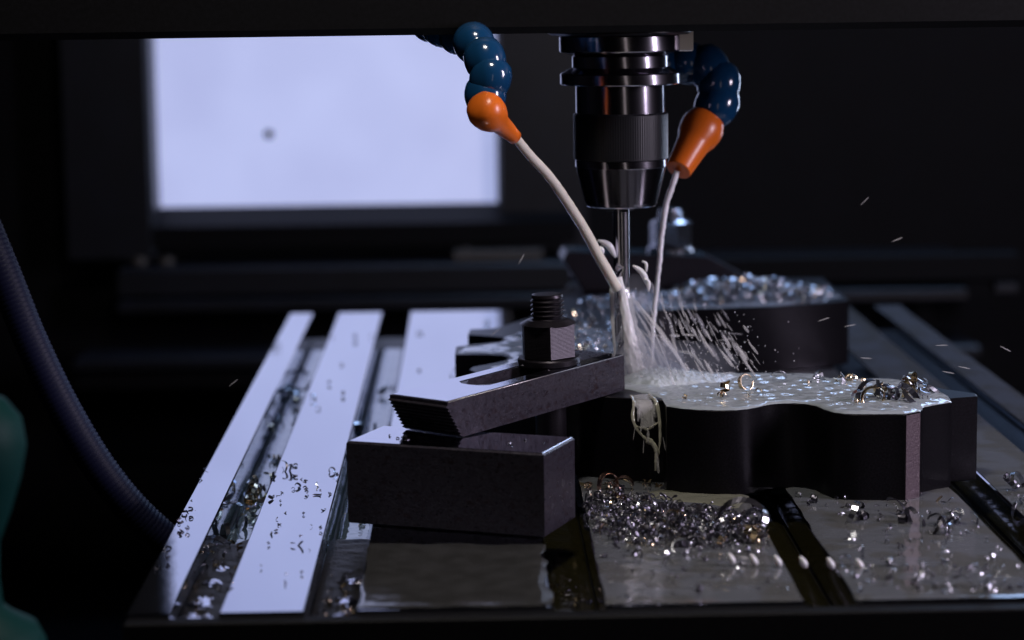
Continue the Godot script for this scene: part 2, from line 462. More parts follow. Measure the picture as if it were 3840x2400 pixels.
# ------------------------------------------------------------------ spindle, chuck, drill
func spindle():
	var ax := V(68.5, 0, -1062)
	var h := thing("spindle_head", "dark spindle head over the drill chuck, housing added to hide the window top", "spindle head", V(35, 197.0, -1150))
	obj("added_head_housing", box(-260, 230, 0, 150, -90, 132, 3), M.dark_iron, h)  # added dark housing, blocks the bright window along the top edge
	for x in [-190.0, -95.0, 0.0, 95.0, 190.0]:
		var b := turned([Vector2(0, 0), Vector2(7, 0), Vector2(7, 5), Vector2(5.5, 6), Vector2(0, 6)], 18, Transform3D(Basis(Vector3.RIGHT, PI / 2), V(x, 55, 132)))
		obj("bolt", b, M.bolt_steel, h)
	obj("spindle_nose", turned([Vector2(24, -1.8), Vector2(31, -1.8), Vector2(33, -0.8), Vector2(33, 0.5)], 72, Transform3D(Basis.IDENTITY, ax - h.position + V(0, 197, 0))), M.chuck_black, h)
	obj("drive_key", box(92.5 - 35, 101 - 35, -9.5, -0.1, -1062 + 1150 - 8, -1062 + 1150 + 8, 0.6), M.bare_edge, h)
	var c := thing("drill_chuck", "polished dark steel drill chuck with grooved flange and black knurled sleeve", "drill chuck", ax)
	obj("flange", turned([Vector2(20, 185), Vector2(20.4, 185), Vector2(21, 186), Vector2(27.2, 187.6), Vector2(27.6, 188.2), Vector2(27.6, 194.5), Vector2(27.2, 195), Vector2(0, 195)], 96), M.chuck_steel, c)
	obj("flange_groove", turned([Vector2(21.6, 179.6), Vector2(21.9, 180), Vector2(21.9, 185.6), Vector2(21, 186)], 96), M.chuck_steel, c)
	obj("flange", turned([Vector2(20, 172.6), Vector2(26.8, 172.8), Vector2(27.3, 173.3), Vector2(27.3, 177.6), Vector2(26.9, 178.1), Vector2(22.2, 180.6), Vector2(20, 180.6)], 96), M.chuck_steel, c)
	obj("chuck_body", turned([Vector2(19.6, 159), Vector2(20.4, 160), Vector2(20.4, 172.4), Vector2(19.5, 172.8)], 96), M.chuck_steel, c)
	obj("sleeve", turned([Vector2(20.5, 138.7), Vector2(21.6, 139.2), Vector2(21.6, 159.3), Vector2(20.8, 160.1), Vector2(19, 160.1)], 240, Transform3D.IDENTITY, 0.06), M.chuck_black, c)
	obj("sleeve_ring", turned([Vector2(20.6, 135.2), Vector2(20.8, 135.6), Vector2(20.8, 138.7), Vector2(20, 138.8)], 96), M.chuck_steel, c)
	obj("nose_cone", turned([Vector2(0, 117.2), Vector2(15.4, 117.2), Vector2(16.2, 117.9), Vector2(16.6, 119.2), Vector2(20.6, 135.3)], 96), M.chuck_steel, c)
	for i in 3:
		var a := TAU * i / 3.0 + 0.7
		obj("jaw", box(-1.2, 4.5, 114.8, 117.3, -1.6, 1.6, 0.3), M.chuck_black, c).transform = Transform3D(Basis(Vector3.UP, a), V(2.2 * cos(a), 0, -2.2 * sin(a)))
	# the drill: plain shank above, two spiral flutes below
	var d := thing("drill_bit", "slim bright steel drill bit held in the chuck", "drill bit", ax)
	obj("shank", turned([Vector2(0, 92), Vector2(3.75, 92), Vector2(3.75, 117.6), Vector2(0, 117.6)], 40), M.drill_steel, d)
	var st := new_st(true)
	var n := 90
	var sides := 36
	var ring := func(i: int) -> PackedVector3Array:
		var y := 30.0 + 62.0 * i / n
		var out := PackedVector3Array()
		for k in sides:
			var a := TAU * k / sides
			var r := 3.75
			var f: float = absf(cos(a + y * 0.19))
			if f > 0.82 and i < n - 3: r = 3.75 - 1.6 * smoothstep(0.82, 0.97, f)
			out.append(V(r * cos(a), y, r * sin(a)))
		return out
	var last: PackedVector3Array = ring.call(0)
	for i in range(1, n + 1):
		var now: PackedVector3Array = ring.call(i)
		for k in sides:
			var l := (k + 1) % sides
			quad(st, last[k], last[l], now[l], now[k])
		last = now
	obj("flutes", done(st), M.drill_steel, d)

# ------------------------------------------------------------------ workpiece
var front_top := PackedVector2Array()
func workpiece():
	# front arm: two lobes, a notch and an end block; left side with U-shaped gaps; rear arm
	var lobes := PackedVector2Array()
	for p in [[82.6, -1002], [82.6, -986], [88, -980], [95, -976.5], [103, -974.5], [111.5, -974], [117, -976.5], [122, -981], [126, -985.5], [131, -988], [138, -988.5], [143, -986], [146.5, -980.5], [148.8, -972], [151.5, -965], [156, -961.5], [163, -960], [172, -959.5], [179, -959], [180.6, -958.6], [188.2, -965.0], [191, -973.5], [197, -978.5], [203.5, -983], [205.6, -985], [206.4, -993.8], [219.6, -998]]:
		lobes.append(Vector2(p[0], p[1]) * 0.001)
	var rest := mm2([220.6, -1006, 210, -1017, 202, -1030, 191.5, -1046, 163, -1049, 158, -1063, 130, -1067, 112, -1070, 102, -1086, 94, -1115, 91, -1160, 91, -1220, 95, -1265, 104, -1290, 112, -1294, 138, -1291.5, 168, -1293, 200, -1306, 215, -1317, 215.5, -1420, 60, -1420, 46, -1330, 30, -1262, 12, -1228, -2, -1224, -3, -1205, 8, -1198.5, 15, -1193, 16, -1186, 13, -1178, 0, -1171, -9, -1165, -9.4, -1138, 6, -1137, 14, -1133, 17, -1126, 15, -1118, 7, -1108, -1, -1100, -2.5, -1092, 2, -1080, 12, -1060, 30, -1034, 58, -1012.5, 76, -1004])
	var outline := PackedVector2Array()
	outline.append_array(lobes); outline.append_array(rest)
	var w := thing("workpiece", "thick dark steel plate with a lobed edge being drilled", "workpiece", V(100, 0, -1100))
	var st := new_st(false)
	for i in outline.size(): outline[i] -= Vector2(0.1, -1.1)
	prism(st, outline, 0.0003, 0.0375, 0.0004, Transform3D.IDENTITY, 0.55)
	obj("plate_body", done(st), M.workpiece_steel, w)
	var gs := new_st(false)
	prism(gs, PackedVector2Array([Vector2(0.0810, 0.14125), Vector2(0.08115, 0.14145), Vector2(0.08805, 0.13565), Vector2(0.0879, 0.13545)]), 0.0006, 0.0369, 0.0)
	obj("lit_ground_face", done(gs), M.lit_ground_steel, w)  # lighter sheet on the one notch wall that catches the side light
	obj("drilled_hole_rim", turned([Vector2(3.7, 37.55), Vector2(4.6, 37.55), Vector2(4.4, 37.9), Vector2(3.8, 37.9)], 24, Transform3D(Basis.IDENTITY, V(-31.5, 0, 38))), M.bare_edge, w)
	for i in outline.size(): outline[i] += Vector2(0.1, -1.1)
	front_top = outline

# ------------------------------------------------------------------ clamps
func hex_nut(st: SurfaceTool, across: float, y0: float, y1: float, turn: float, ridges: int):
	var n := ridges * 2
	var last := PackedVector3Array()
	for i in n + 1:
		var y := lerpf(y0, y1, float(i) / n)
		var r := across / sqrt(3.0) - (0.12 if i % 2 else 0.0)
		if i == 0 or i == n: r -= 0.5
		var now := PackedVector3Array()
		for k in 6:
			var a := turn + TAU * k / 6.0
			now.append(V(r * cos(a), y, r * sin(a)))
		if i > 0:
			for k in 6: quad(st, last[k], last[(k + 1) % 6], now[(k + 1) % 6], now[k])
		last = now
	for k in 6:
		tri(st, V(0, y1, 0), last[k], last[(k + 1) % 6])

func nut_set(at: Vector3, tilt: Basis, turn: float, nut_label: String, stud_label: String, stud_top: float, group: String, metal: Material):
	var nut := thing("hex_nut", nut_label, "nut", at, group)
	nut.basis = tilt
	var st := new_st(false)
	hex_nut(st, 22.0, 3.2, 18.2, turn, 26)
	obj("nut_body", done(st), metal, nut)
	obj("nut_collar", turned([Vector2(12.4, 18.0), Vector2(9.0, 19.8), Vector2(7.6, 20.0)], 36), metal, nut)
	obj("washer", turned([Vector2(7.6, 0.05), Vector2(13.4, 0.05), Vector2(13.8, 0.5), Vector2(13.8, 2.6), Vector2(13.2, 3.2), Vector2(7.6, 3.2)], 48), metal, nut)
	var s := thing("clamp_stud", stud_label, "threaded stud", at, group)
	s.basis = tilt
	var prof := [Vector2(0, -52), Vector2(6.9, -52)]
	var y := 17.0
	prof.append(Vector2(6.9, y))
	while y < stud_top - 2.0:
		prof.append(Vector2(7.4, y + 0.7)); prof.append(Vector2(7.4, y + 1.0)); prof.append(Vector2(6.4, y + 1.8)); prof.append(Vector2(6.4, y + 2.0))
		y += 2.0
	prof.append(Vector2(7.0, y + 0.6)); prof.append(Vector2(6.7, stud_top - 0.2)); prof.append(Vector2(5.8, stud_top)); prof.append(Vector2(0, stud_top))
	obj("thread", turned(prof, 40), metal, s)

func bar_mesh(length: float, height: float, width: float, teeth: int, undercut: float, slot: bool) -> Mesh:
	# side view: x along the bar, y up (drawn downwards in the outline); left end undercut and toothed
	var side := PackedVector2Array()
	side.append(Vector2(0, -height)); side.append(Vector2(length, -height)); side.append(Vector2(length, 0)); side.append(Vector2(undercut, 0))
	for i in teeth:
		var f := float(i) / teeth
		side.append(Vector2(undercut * (1 - f) - 0.1, -(height - 1.6) * f - 0.1))
		side.append(Vector2(undercut * (1 - f) - 2.2, -(height - 1.6) * (f + 0.75 / teeth)))
	side.append(Vector2(0, -(height - 1.4)))
	for i in side.size(): side[i] *= 0.001
	var st := new_st(false)
	var lie := Transform3D(Basis(Vector3.RIGHT, Vector3(0, 0, 1), Vector3.DOWN), Vector3.ZERO)
	var half := width * 0.0005
	if not slot:
		prism(st, side, -half, half, 0.0006, lie)
		return done(st)
	# two cheeks at full length, and between them the solid ends of the bar with the slot's round ends
	prism(st, side, -half, -0.0075, 0.0, lie)
	prism(st, side, 0.0075, half, 0.0, lie)
	var toe := side.duplicate()
	toe[1].x = 0.0335; toe[2].x = 0.0335
	prism(st, toe, -0.0075, 0.0075, 0.0, lie)
	var a := PackedVector2Array([Vector2(0.0336, 0.0075), Vector2(0.0336, -0.0075)])
	for k in 9: a.append(Vector2(0.041 - 0.0074 * sin(PI * k / 8.0), -0.0075 + 0.015 * k / 8.0))
	prism(st, a, 0.0, 0.016, 0.0)
	prism(st, rect(100, length, -7.5, 7.5), 0.0, 0.016, 0.0)
	return done(st)

func clamps():
	# step block under the near clamp
	var yaw := atan2(32.3, 79.2)
	var blk := thing("support_block", "dark steel block under the toothed end of the near clamp bar", "steel block", V(-6, 0.3, -936))
	blk.rotation.y = -yaw
	var st := new_st(false)
	prism(st, rect(-43, 43, -18, 18), 0.0, 0.034, 0.0007)
	obj("block_body", done(st), M.blackened_steel, blk)
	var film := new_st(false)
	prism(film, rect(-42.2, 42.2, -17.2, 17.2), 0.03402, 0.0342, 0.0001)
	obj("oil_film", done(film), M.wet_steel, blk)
	# near clamp bar: lies on the block and on the workpiece
	var dir := Vector3(77.5, 0, -92).normalized()
	var side := Vector3(92, 0, 77.5).normalized()
	var up := Vector3.UP
	var pitch := 0.030
	var bx := (dir * cos(pitch) + up * sin(pitch)).normalized()
	var by := side.cross(bx).normalized()
	if by.y < 0: by = -by
	var frame := Basis(bx, by, bx.cross(by))
	var bar := thing("clamp_bar", "long dark steel clamp bar with toothed end, nearest the camera", "clamp bar", V(-22.2, 34.55, -945.5))
	bar.basis = frame
	bar.position = V(-22.8, 34.6, -942.0)
	obj("bar_body", bar_mesh(121, 16.0, 31.5, 9, 9.0, true), M.blackened_steel, bar)
	# the wet top, left of and round the slot
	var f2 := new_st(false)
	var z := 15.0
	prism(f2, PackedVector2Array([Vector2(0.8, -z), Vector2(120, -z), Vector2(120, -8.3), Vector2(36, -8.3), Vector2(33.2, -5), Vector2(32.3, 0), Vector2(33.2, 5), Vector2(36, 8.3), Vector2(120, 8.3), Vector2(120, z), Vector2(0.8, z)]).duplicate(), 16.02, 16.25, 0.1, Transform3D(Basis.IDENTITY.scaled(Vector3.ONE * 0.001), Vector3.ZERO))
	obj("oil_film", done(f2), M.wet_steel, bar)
	var edge := new_st(true)  # bright steel beads stand in for the light line on the bar's edges
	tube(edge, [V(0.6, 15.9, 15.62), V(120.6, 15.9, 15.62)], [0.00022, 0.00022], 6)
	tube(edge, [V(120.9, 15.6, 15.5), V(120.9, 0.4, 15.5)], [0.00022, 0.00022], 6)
	obj("edge_highlight", done(edge), M.bare_edge, bar)
	var nut_at: Vector3 = bar.position + frame * V(87, 16.27, 0)
	nut_set(nut_at, frame.rotated(frame.y, 0.0), 0.30, "dark hexagon nut with washer on the near clamp bar", "dark threaded stud standing up out of the near clamp nut", 31.0, "clamp fastenings", M.bolt_steel)
	# rear clamp, out of focus behind
	var rb := thing("clamp_bar", "dark clamp bar with sloped end behind the drill, out of focus", "clamp bar", V(55, 37.6, -1385))
	var s2 := new_st(false)
	prism(s2, PackedVector2Array([Vector2(0, -24), Vector2(85, -19.0), Vector2(108, -6.5), Vector2(108, 0), Vector2(10, 0), Vector2(-2, -19)]), -16, 16, 0.8, Transform3D(Basis(Vector3.RIGHT, Vector3(0, 0, 1), Vector3.DOWN).scaled(Vector3.ONE * 0.001), Vector3.ZERO))
	obj("bar_body", done(s2), M.bolt_steel, rb)
	var s3 := new_st(false)
	prism(s3, PackedVector2Array([Vector2(1, -24.05), Vector2(84, -19.15), Vector2(84, -19.45), Vector2(1, -24.35)]), -15, 15, 0.0, Transform3D(Basis(Vector3.RIGHT, Vector3(0, 0, 1), Vector3.DOWN).scaled(Vector3.ONE * 0.001), Vector3.ZERO))
	obj("oil_film", done(s3), M.slot_oil, rb)
	rb.rotation.y = 0.06
	nut_set(V(119, 58.6, -1388), Basis.IDENTITY, 0.3, "blurred hexagon nut on the rear clamp bar behind the coolant jet", "blurred stud end standing out of the rear clamp nut", 26.0, "clamp fastenings", M.drill_steel)
	var rs := thing("support_block", "dark block in the shade behind the left end of the rear clamp bar", "steel block", V(45, 0.3, -1450))
	var s4 := new_st(false)
	prism(s4, rect(16, 60, -14, 14), 0.0, 0.040, 0.0008)
	obj("block_body", done(s4), M.bolt_steel, rs)
	var s5 := new_st(false)
	prism(s5, rect(17, 59, -13, 13), 0.04002, 0.0402, 0.0001)
	obj("oil_film", done(s5), M.bolt_steel, rs)

# ------------------------------------------------------------------ hoses
func hose(label: String, keys: Array, radius: float, tip_from: Vector3, tip_to: Vector3, slim: bool):
	var h := thing("coolant_hose", label, "coolant hose", keys[0])
	for i in keys.size():
		var nxt: Vector3 = keys[i + 1] if i + 1 < keys.size() else tip_from
		var r := radius
		var prof := [Vector2(r * 0.55, -r * 0.95), Vector2(r * 0.80, -r * 0.78), Vector2(r * 0.97, -r * 0.40), Vector2(r * 1.0, -r * 0.12), Vector2(r * 1.0, r * 0.10), Vector2(r * 0.95, r * 0.38), Vector2(r * 0.84, r * 0.62), Vector2(r * 0.70, r * 0.80), Vector2(r * 0.60, r * 0.90), Vector2(r * 0.56, r * 1.3)]
		var seg := obj("hose_segment", turned(prof, 40, Transform3D.IDENTITY, 0.0, false), M.blue_plastic, h)
		seg.transform = towards(keys[i] - h.position, nxt - keys[i])
	var L := tip_from.distance_to(tip_to) * 1000.0
	var r := radius * (0.9 if slim else 1.0)
	var np := []
	if slim: np = [Vector2(0, -r), Vector2(r * 0.5, -r * 0.90), Vector2(r * 0.82, -r * 0.72), Vector2(r * 0.99, -r * 0.3), Vector2(r, 0), Vector2(r * 0.95, r * 0.38), Vector2(r * 0.78, r * 0.78), Vector2(r * 0.56, r * 1.15), Vector2(3.9, L * 0.72), Vector2(3.3, L * 0.9), Vector2(3.2, L), Vector2(2.2, L), Vector2(2.1, L - 4), Vector2(0, L - 4)]
	else: np = [Vector2(r * 0.5, -r * 0.92), Vector2(r * 0.82, -r * 0.72), Vector2(r * 0.99, -r * 0.25), Vector2(r, r * 0.05), Vector2(r * 0.93, r * 0.45), Vector2(r * 0.80, r * 0.75), Vector2(r * 0.75, r * 0.95), Vector2(r * 0.60, L - 0.6), Vector2(r * 0.58, L), Vector2(r * 0.55, L + 0.15), Vector2(r * 0.2, L - 0.3), Vector2(0, L - 0.3)]
	var nz := obj("nozzle", turned(np, 48, Transform3D.IDENTITY, 0.0, false), M.orange_plastic, h)
	nz.transform = towards(tip_from - h.position, tip_to - tip_from)

func hoses():
	hose("blue segmented coolant hose with pear-shaped orange nozzle, left of the chuck", [V(-22, 205, -1060), V(-17, 202, -1050), V(-11.5, 200.0, -1038), V(-4.6, 196.8, -1032), V(2.2, 193.2, -1013), V(6.7, 186.6, -997), V(8.8, 178.8, -993), V(6.6, 171.8, -993)], 9.0, V(7.2, 165.2, -984), V(19.0, 153.4, -998), true)
	hose("blue segmented coolant hose with blunt orange nozzle, right of the chuck", [V(84, 180.5, -1118), V(94, 180.0, -1116), V(104.2, 180.2, -1114), V(113.5, 177.8, -1111), V(118.2, 170.5, -1108), V(117.0, 160.5, -1106)], 10.4, V(109.0, 149.2, -1101), V(97.0, 131.4, -1087), false)

# ------------------------------------------------------------------ liquids
func jet(keys: Array, r0: float, r1: float, wobble: float, seed_: int) -> ArrayMesh:
	var st := new_st(true)
	var pts := spline(keys, 90)
	var rad := []
	for i in pts.size():
		var t := i / 89.0
		rad.append((lerpf(r0, r1, t) + 0.6 * wobble * noise.get_noise_2d(i * 4.0, seed_ * 50.0)) * 0.001)
		pts[i] += V(noise.get_noise_2d(i * 3.0, seed_ * 90.0), 0, noise.get_noise_2d(i * 3.0, seed_ * 120.0)) * wobble * 0.8
	tube(st, pts, rad, 14)
	return done(st)

func flow(st: SurfaceTool, pts: Array, r0: float, r1: float, flat: float, rough: float, seed_: int):
	# running liquid: a tapering strand whose surface is drawn out into lengthwise ridges
	var n := pts.size()
	var sides := 26
	var rings := []
	var u := Vector3.RIGHT
	for i in n:
		var t: Vector3 = (pts[mini(i + 1, n - 1)] - pts[maxi(i - 1, 0)]).normalized()
		u = (u - t * u.dot(t)).normalized()
		var w := u.cross(t)
		var f := float(i) / (n - 1)
		var ring := PackedVector3Array()
		for k in sides:
			var a := TAU * k / sides
			var r := lerpf(r0, r1, f) * (1.0 + rough * (0.3 + f) * (noise.get_noise_3d(cos(a) * 26.0, sin(a) * 26.0 + seed_ * 40.0, i * 1.6) * 1.6 + 0.6 * noise.get_noise_3d(cos(a) * 60.0, sin(a) * 60.0, i * 5.0)))
			ring.append(pts[i] + (u * cos(a) + w * sin(a) * flat) * r * 0.001)
		rings.append(ring)
	for i in n - 1:
		for k in sides:
			var l := (k + 1) % sides
			quad(st, rings[i][k], rings[i][l], rings[i + 1][l], rings[i + 1][k])

func drop_mesh(long: float) -> ArrayMesh:
	var st := new_st(true)
	var prof := []
	for i in 9:
		var a := PI * i / 8.0
		prof.append(Vector2(500.0 * sin(a) * (1.0 - 0.25 * cos(a)), -500.0 * long * cos(a)))
	lathe(st, prof, 8)
	return done(st)

func scatter(called: String, mesh: Mesh, m: Material, where: Array, label: String, category: String):
	var mm := MultiMesh.new(); mm.transform_format = MultiMesh.TRANSFORM_3D; mm.mesh = mesh; mm.instance_count = where.size()
	for i in where.size(): mm.set_instance_transform(i, where[i])
	var o := MultiMeshInstance3D.new(); o.name = numbered(called); o.multimesh = mm; o.material_override = m
	add_child(o)
	tag(o, label, category, "", "stuff")

func wobbly(poly: PackedVector2Array, amount: float, each: int, seed_: int) -> PackedVector2Array:
	var out := PackedVector2Array()
	for i in poly.size():
		var a := poly[i]
		var b := poly[(i + 1) % poly.size()]
		var n := (b - a).orthogonal().normalized()
		for k in each:
			var q := a.lerp(b, float(k) / each)
			out.append(q + n * amount * 0.001 * noise.get_noise_2d(q.x * 900.0 + seed_ * 37.0, q.y * 900.0))
	return out

func puddle(called: String, label: String, poly: PackedVector2Array, y: float, cell: float, m: Material, thick: float, wave: float, group := ""):
	var f := func(q: Vector2, d: float) -> float:
		return 0.05 + thick * (1.0 - exp(-d / 1.6)) + wave * (noise.get_noise_2d(q.x * 1200.0 + q.y * 500.0, q.y * 1900.0) + 0.45 * noise.get_noise_2d(q.x * 3000.0, q.y * 4200.0)) * (1.0 - exp(-d / 3.0))
	tag(obj(called, sheet(poly, y, cell, f), m), label, "coolant", group)

func liquids():
	tag(obj("coolant_jet", jet([V(19.0, 153.6, -998), V(26, 144.5, -1008), V(35.5, 133, -1020), V(48.5, 112.5, -1038), V(57.5, 95.5, -1048), V(66, 80, -1055)], 2.1, 2.5, 0.16, 1), M.milk), "thick milky coolant jet arching from the left nozzle to the drill", "coolant jet")
	tag(obj("coolant_jet", jet([V(96.4, 131.0, -1087), V(94.0, 124, -1086), V(91.0, 115, -1086), V(88.6, 99, -1083), V(86.6, 82, -1080), V(84.3, 60, -1078), V(83, 39, -1076)], 1.5, 0.95, 0.4, 2), M.milk_white), "thin milky coolant jet falling from the right nozzle", "coolant jet")
	# coolant running down round the drill: strands that fan out
	var sp := thing("coolant_splash", "white coolant running down the drill and fanning out below", "splash", V(68.5, 38, -1062))
	var r := RandomNumberGenerator.new(); r.seed = 12
	var core := new_st(true)
	flow(core, spline([V(-1.5, 47, 5), V(0.5, 36, 6), V(2.6, 22, 7.5), V(5.0, 9, 9), V(7.0, 0.3, 10)], 60), 1.3, 4.0, 0.55, 0.30, 1)
	flow(core, spline([V(-4.4, 46, 2), V(-4.6, 34, 2.5), V(-4.2, 22, 3), V(-3.2, 8, 3)], 40), 1.3, 0.35, 0.7, 0.3, 2)
	obj("strand", done(core), M.milk_white, sp)
	for part in 2:
		var st := new_st(true)
		for i in 6:
			var f := (i + r.randf()) / 6.0
			var top := Vector3(r.randf_range(0, 4.5), r.randf_range(24, 40), r.randf_range(2, 6))
			var foot := Vector3(lerpf(8.0, 34.0, f), r.randf_range(0.3, 5), r.randf_range(-4, 14))
			if part == 1: top.x = lerpf(4.0, 24.0, f); top.y = lerpf(30, 14, f) + r.randf_range(-4, 8); foot.x = top.x + r.randf_range(6, 14)
			var midp := top.lerp(foot, 0.5) + Vector3(r.randf_range(-0.5, 1.5), r.randf_range(1, 4), 0)
			var pts := spline([top * 0.001, midp * 0.001, foot * 0.001], 18)
			var rad := []
			var rr := r.randf_range(0.35, 1.1)
			for k in 18: rad.append(0.001 * maxf(0.06, rr * sin(PI * (k + 0.4) / 18.0) ** 0.6 * (1.0 + 0.5 * noise.get_noise_2d(k * 9.0 + i * 31.0, part * 70.0))))
			tube(st, pts, rad, 8, 0.6)
		obj("strand", done(st), M.streak, sp)
	var veil := new_st(true)
	flow(veil, spline([V(1, 42, 4), V(3, 26, 6), V(6, 10, 8), V(9, 1, 9)], 40), 2.0, 6.0, 0.4, 0.6, 5)
	obj("spray_veil", done(veil), M.veil, sp)
	# lumps thrown up beside the jet
	var lumps := new_st(true)
	for a in [[-11, 64, 4, -3, 56, 3, 1.5], [-9, 52, 5, -5, 46, 4, 1.2], [5, 52, 3, 12, 42, 2, 1.3], [9, 54, 4, 11, 49, 4, 0.5], [10, 46, 4, 12, 40, 4, 0.8], [-12, 60, 4, -9, 57, 4, 1.1]]:
		tube(lumps, spline([V(a[0], a[1], a[2]), V((a[0] + a[3]) * 0.5 + 1, (a[1] + a[4]) * 0.5 + 1.5, a[2]), V(a[3], a[4], a[5])], 10), range(10).map(func(k): return 0.001 * (0.25 + a[6] * sin(PI * (k + 0.6) / 10.2) )), 8)
	obj("thrown_lump", done(lumps), M.milk_white, sp)
	# foam where the coolant hits
	var foam := sheet(wobbly(closed_curve(mm2([72, -1056, 80, -1062, 96, -1062, 112, -1060, 122, -1052, 116, -1042, 100, -1034, 84, -1030, 74, -1036, 69, -1046]), 6), 5.0, 1, 3), 0.0379, 0.0008, func(q: Vector2, d: float) -> float:
		var near := exp(-pow((q.distance_to(Vector2(0.084, -1.05)) * 1000.0) / 17.0, 2.0))
		return 0.25 + (1.0 - exp(-d / 2.0)) * (1.4 + 3.4 * near) * (0.75 + 0.9 * absf(noise.get_noise_2d(q.x * 9000.0, q.y * 9000.0)) + 0.5 * noise.get_noise_2d(q.x * 22000.0, q.y * 22000.0)))
	tag(obj("coolant_foam", foam, M.foam), "white foam churned up on the plate below the drill", "foam")
	# drops flying off to the right of the splash
	var where := []
	for i in 150:
		var big := i < 48
		var x := 80.0 + 46.0 * pow(r.randf(), 0.9)
		var y := lerpf(41.0, 80.0 - 0.55 * (x - 80.0) + r.randf_range(-6, 6), pow(r.randf(), 0.75))
		var dirv := Vector3(0.22 + 0.011 * (x - 80.0) + r.randf_range(-0.12, 0.12), -1.0, r.randf_range(-0.2, 0.2)).normalized()
		if r.randf() < 0.06: dirv = Vector3(1, r.randf_range(-0.15, 0.2), 0).normalized()
		var thick := r.randf_range(0.7, 1.5) if big else r.randf_range(0.15, 0.6)
		where.append(towards(V(x, y, r.randf_range(-1100, -1020)), dirv) * Transform3D(Basis.IDENTITY.scaled(Vector3(thick, r.randf_range(3.5, 12.0) if big else r.randf_range(1.0, 9.0), thick * 0.6) * 0.001), Vector3.ZERO))
	for a in [[160, 65, -1050, 0.95, 0.3], [172, 62, -1050, 0.97, 0.2], [176, 50, -1030, 1, -0.08], [207, 48, -1000, 0.98, -0.2], [232, 58, -1000, 0.85, -0.45], [204, 60, -1000, 1, 0.02], [140, 41.5, -1040, 1, -0.05], [116, 41, -1050, 1, 0.1], [170, 42, -1020, 1, -0.1], [214, 50, -1000, 0.97, -0.22], [187, 40, -1010, 0.97, -0.1], [22, 96, -1040, 0.5, 0.85], [10, 60, -1060, 0.8, 0.6], [-110, 40, -1050, 0.75, 0.6], [180, 118, -1060, 0.7, 0.7], [195, 100, -1060, 0.9, 0.35]]:
		where.append(towards(V(a[0], a[1], a[2]), Vector3(a[3], a[4], 0.05)) * Transform3D(Basis.IDENTITY.scaled(Vector3(0.5, 5.5, 0.5) * 0.001), Vector3.ZERO))
	for a in [[71, 33, 2.2], [72, 28, 1.6], [75, 24, 2.6], [77, 30, 1.8], [79, 13, 2.4], [79.2, 10, 2.4], [69, 25, 0.8], [73, 19, 0.9], [82, 20, 0.9], [90, 16, 0.7]]:
		where.append(towards(V(a[0], a[1], -992), Vector3(0.15 * (a[0] - 75) / 6.0, -1, 0)) * Transform3D(Basis.IDENTITY.scaled(Vector3(a[2] * 0.55, 6.5, a[2] * 0.55) * 0.001), Vector3.ZERO))
	scatter("coolant_spray", drop_mesh(1.0), M.streak, where, "milky coolant drops flying off round the drill", "spray")
	var fine_where := []
	for i in 420:
		var x := 84.0 + 26.0 * r.randfn(0.2, 0.8)
		var y := 39.0 + absf(r.randfn(0.0, 15.0))
		var sz := r.randf_range(0.15, 0.5)
		fine_where.append(Transform3D(Basis.IDENTITY.scaled(Vector3(sz, sz * r.randf_range(1, 2), sz) * 0.001), V(x, y, r.randf_range(-1085, -1025))))
	scatter("coolant_spray", drop_mesh(1.0), M.milk_white, fine_where, "fine coolant droplets hanging in the air beside the drill", "spray")
	for f in [[V(80, 45, -1050), Vector3(0.034, 0.026, 0.03), 26.0], [V(92, 45, -1052), Vector3(0.060, 0.022, 0.04), 6.0], [V(74, 62, -1055), Vector3(0.022, 0.05, 0.022), 12.0]]:
		var fog := FogVolume.new(); fog.name = numbered("coolant_mist"); fog.shape = RenderingServer.FOG_VOLUME_SHAPE_ELLIPSOID
		var fm := FogMaterial.new(); fm.albedo = Color(0.93, 0.94, 1.0); fm.density = f[2]
		fog.material = fm; fog.size = f[1]; fog.position = f[0]
		add_child(fog); tag(fog, "thin mist of coolant round the splash at the drill", "mist", "", "stuff")
	# what pours over the plate's front edge, right of the clamp bar
	var fall := thing("coolant_fall", "coolant pouring over the plate edge between clamp bar and lobe", "coolant", V(76, 0, -1000))
	var fs := new_st(true)
	for g in [[[1, 38.2, -9], [3, 37.3, 0], [4.2, 31, 4], [4.4, 22, 6], [3.6, 15, 7], 1.3, 0.5], [[-7, 38.2, -9], [-6.4, 36.6, -1], [-7.2, 31, 3], [-5.6, 26, 5], [-1.5, 21.5, 6], 1.0, 0.7], [[-1.5, 21.5, 6], [1, 20, 6.5], [2.6, 17, 7], [2.4, 12, 7.5], [2.2, 8, 7.5], 1.5, 0.4], [[4.4, 29, 4], [1.5, 27.5, 5.5], [-1.0, 26, 5.5], [-3.2, 26.5, 5], [-5.8, 27, 5], 0.5, 0.6]]:
		var pts := spline(range(5).map(func(k): return V(g[k][0], g[k][1], g[k][2])), 30)
		tube(fs, pts, range(30).map(func(k): return 0.001 * maxf(0.2, lerpf(g[5], g[6], k / 29.0) + 0.35 * noise.get_noise_2d(k * 5.0, g[5] * 300.0))), 10, 0.7)
	obj("strand", done(fs), M.runoff, fall)
	var fv := new_st(true)
	flow(fv, spline([V(-3, 38.2, -8), V(-1.5, 36.5, 1), V(-1.0, 32, 4), V(0, 27, 5)], 30), 4.6, 2.6, 0.2, 0.5, 11)
	obj("spray_veil", done(fv), M.veil, fall)
	# the pool on the front arm of the plate
	var pool := PackedVector2Array()
	for i in range(1, 26): pool.append(front_top[i])
	pool.append_array(mm2([207, -1000, 205, -1020, 200, -1031, 190.5, -1045, 164, -1047.5, 158, -1061.5, 130, -1065.5, 112, -1068.5, 100, -1078, 84, -1078, 72, -1070, 60, -1060, 60, -1040, 70, -1028, 82, -1006]))
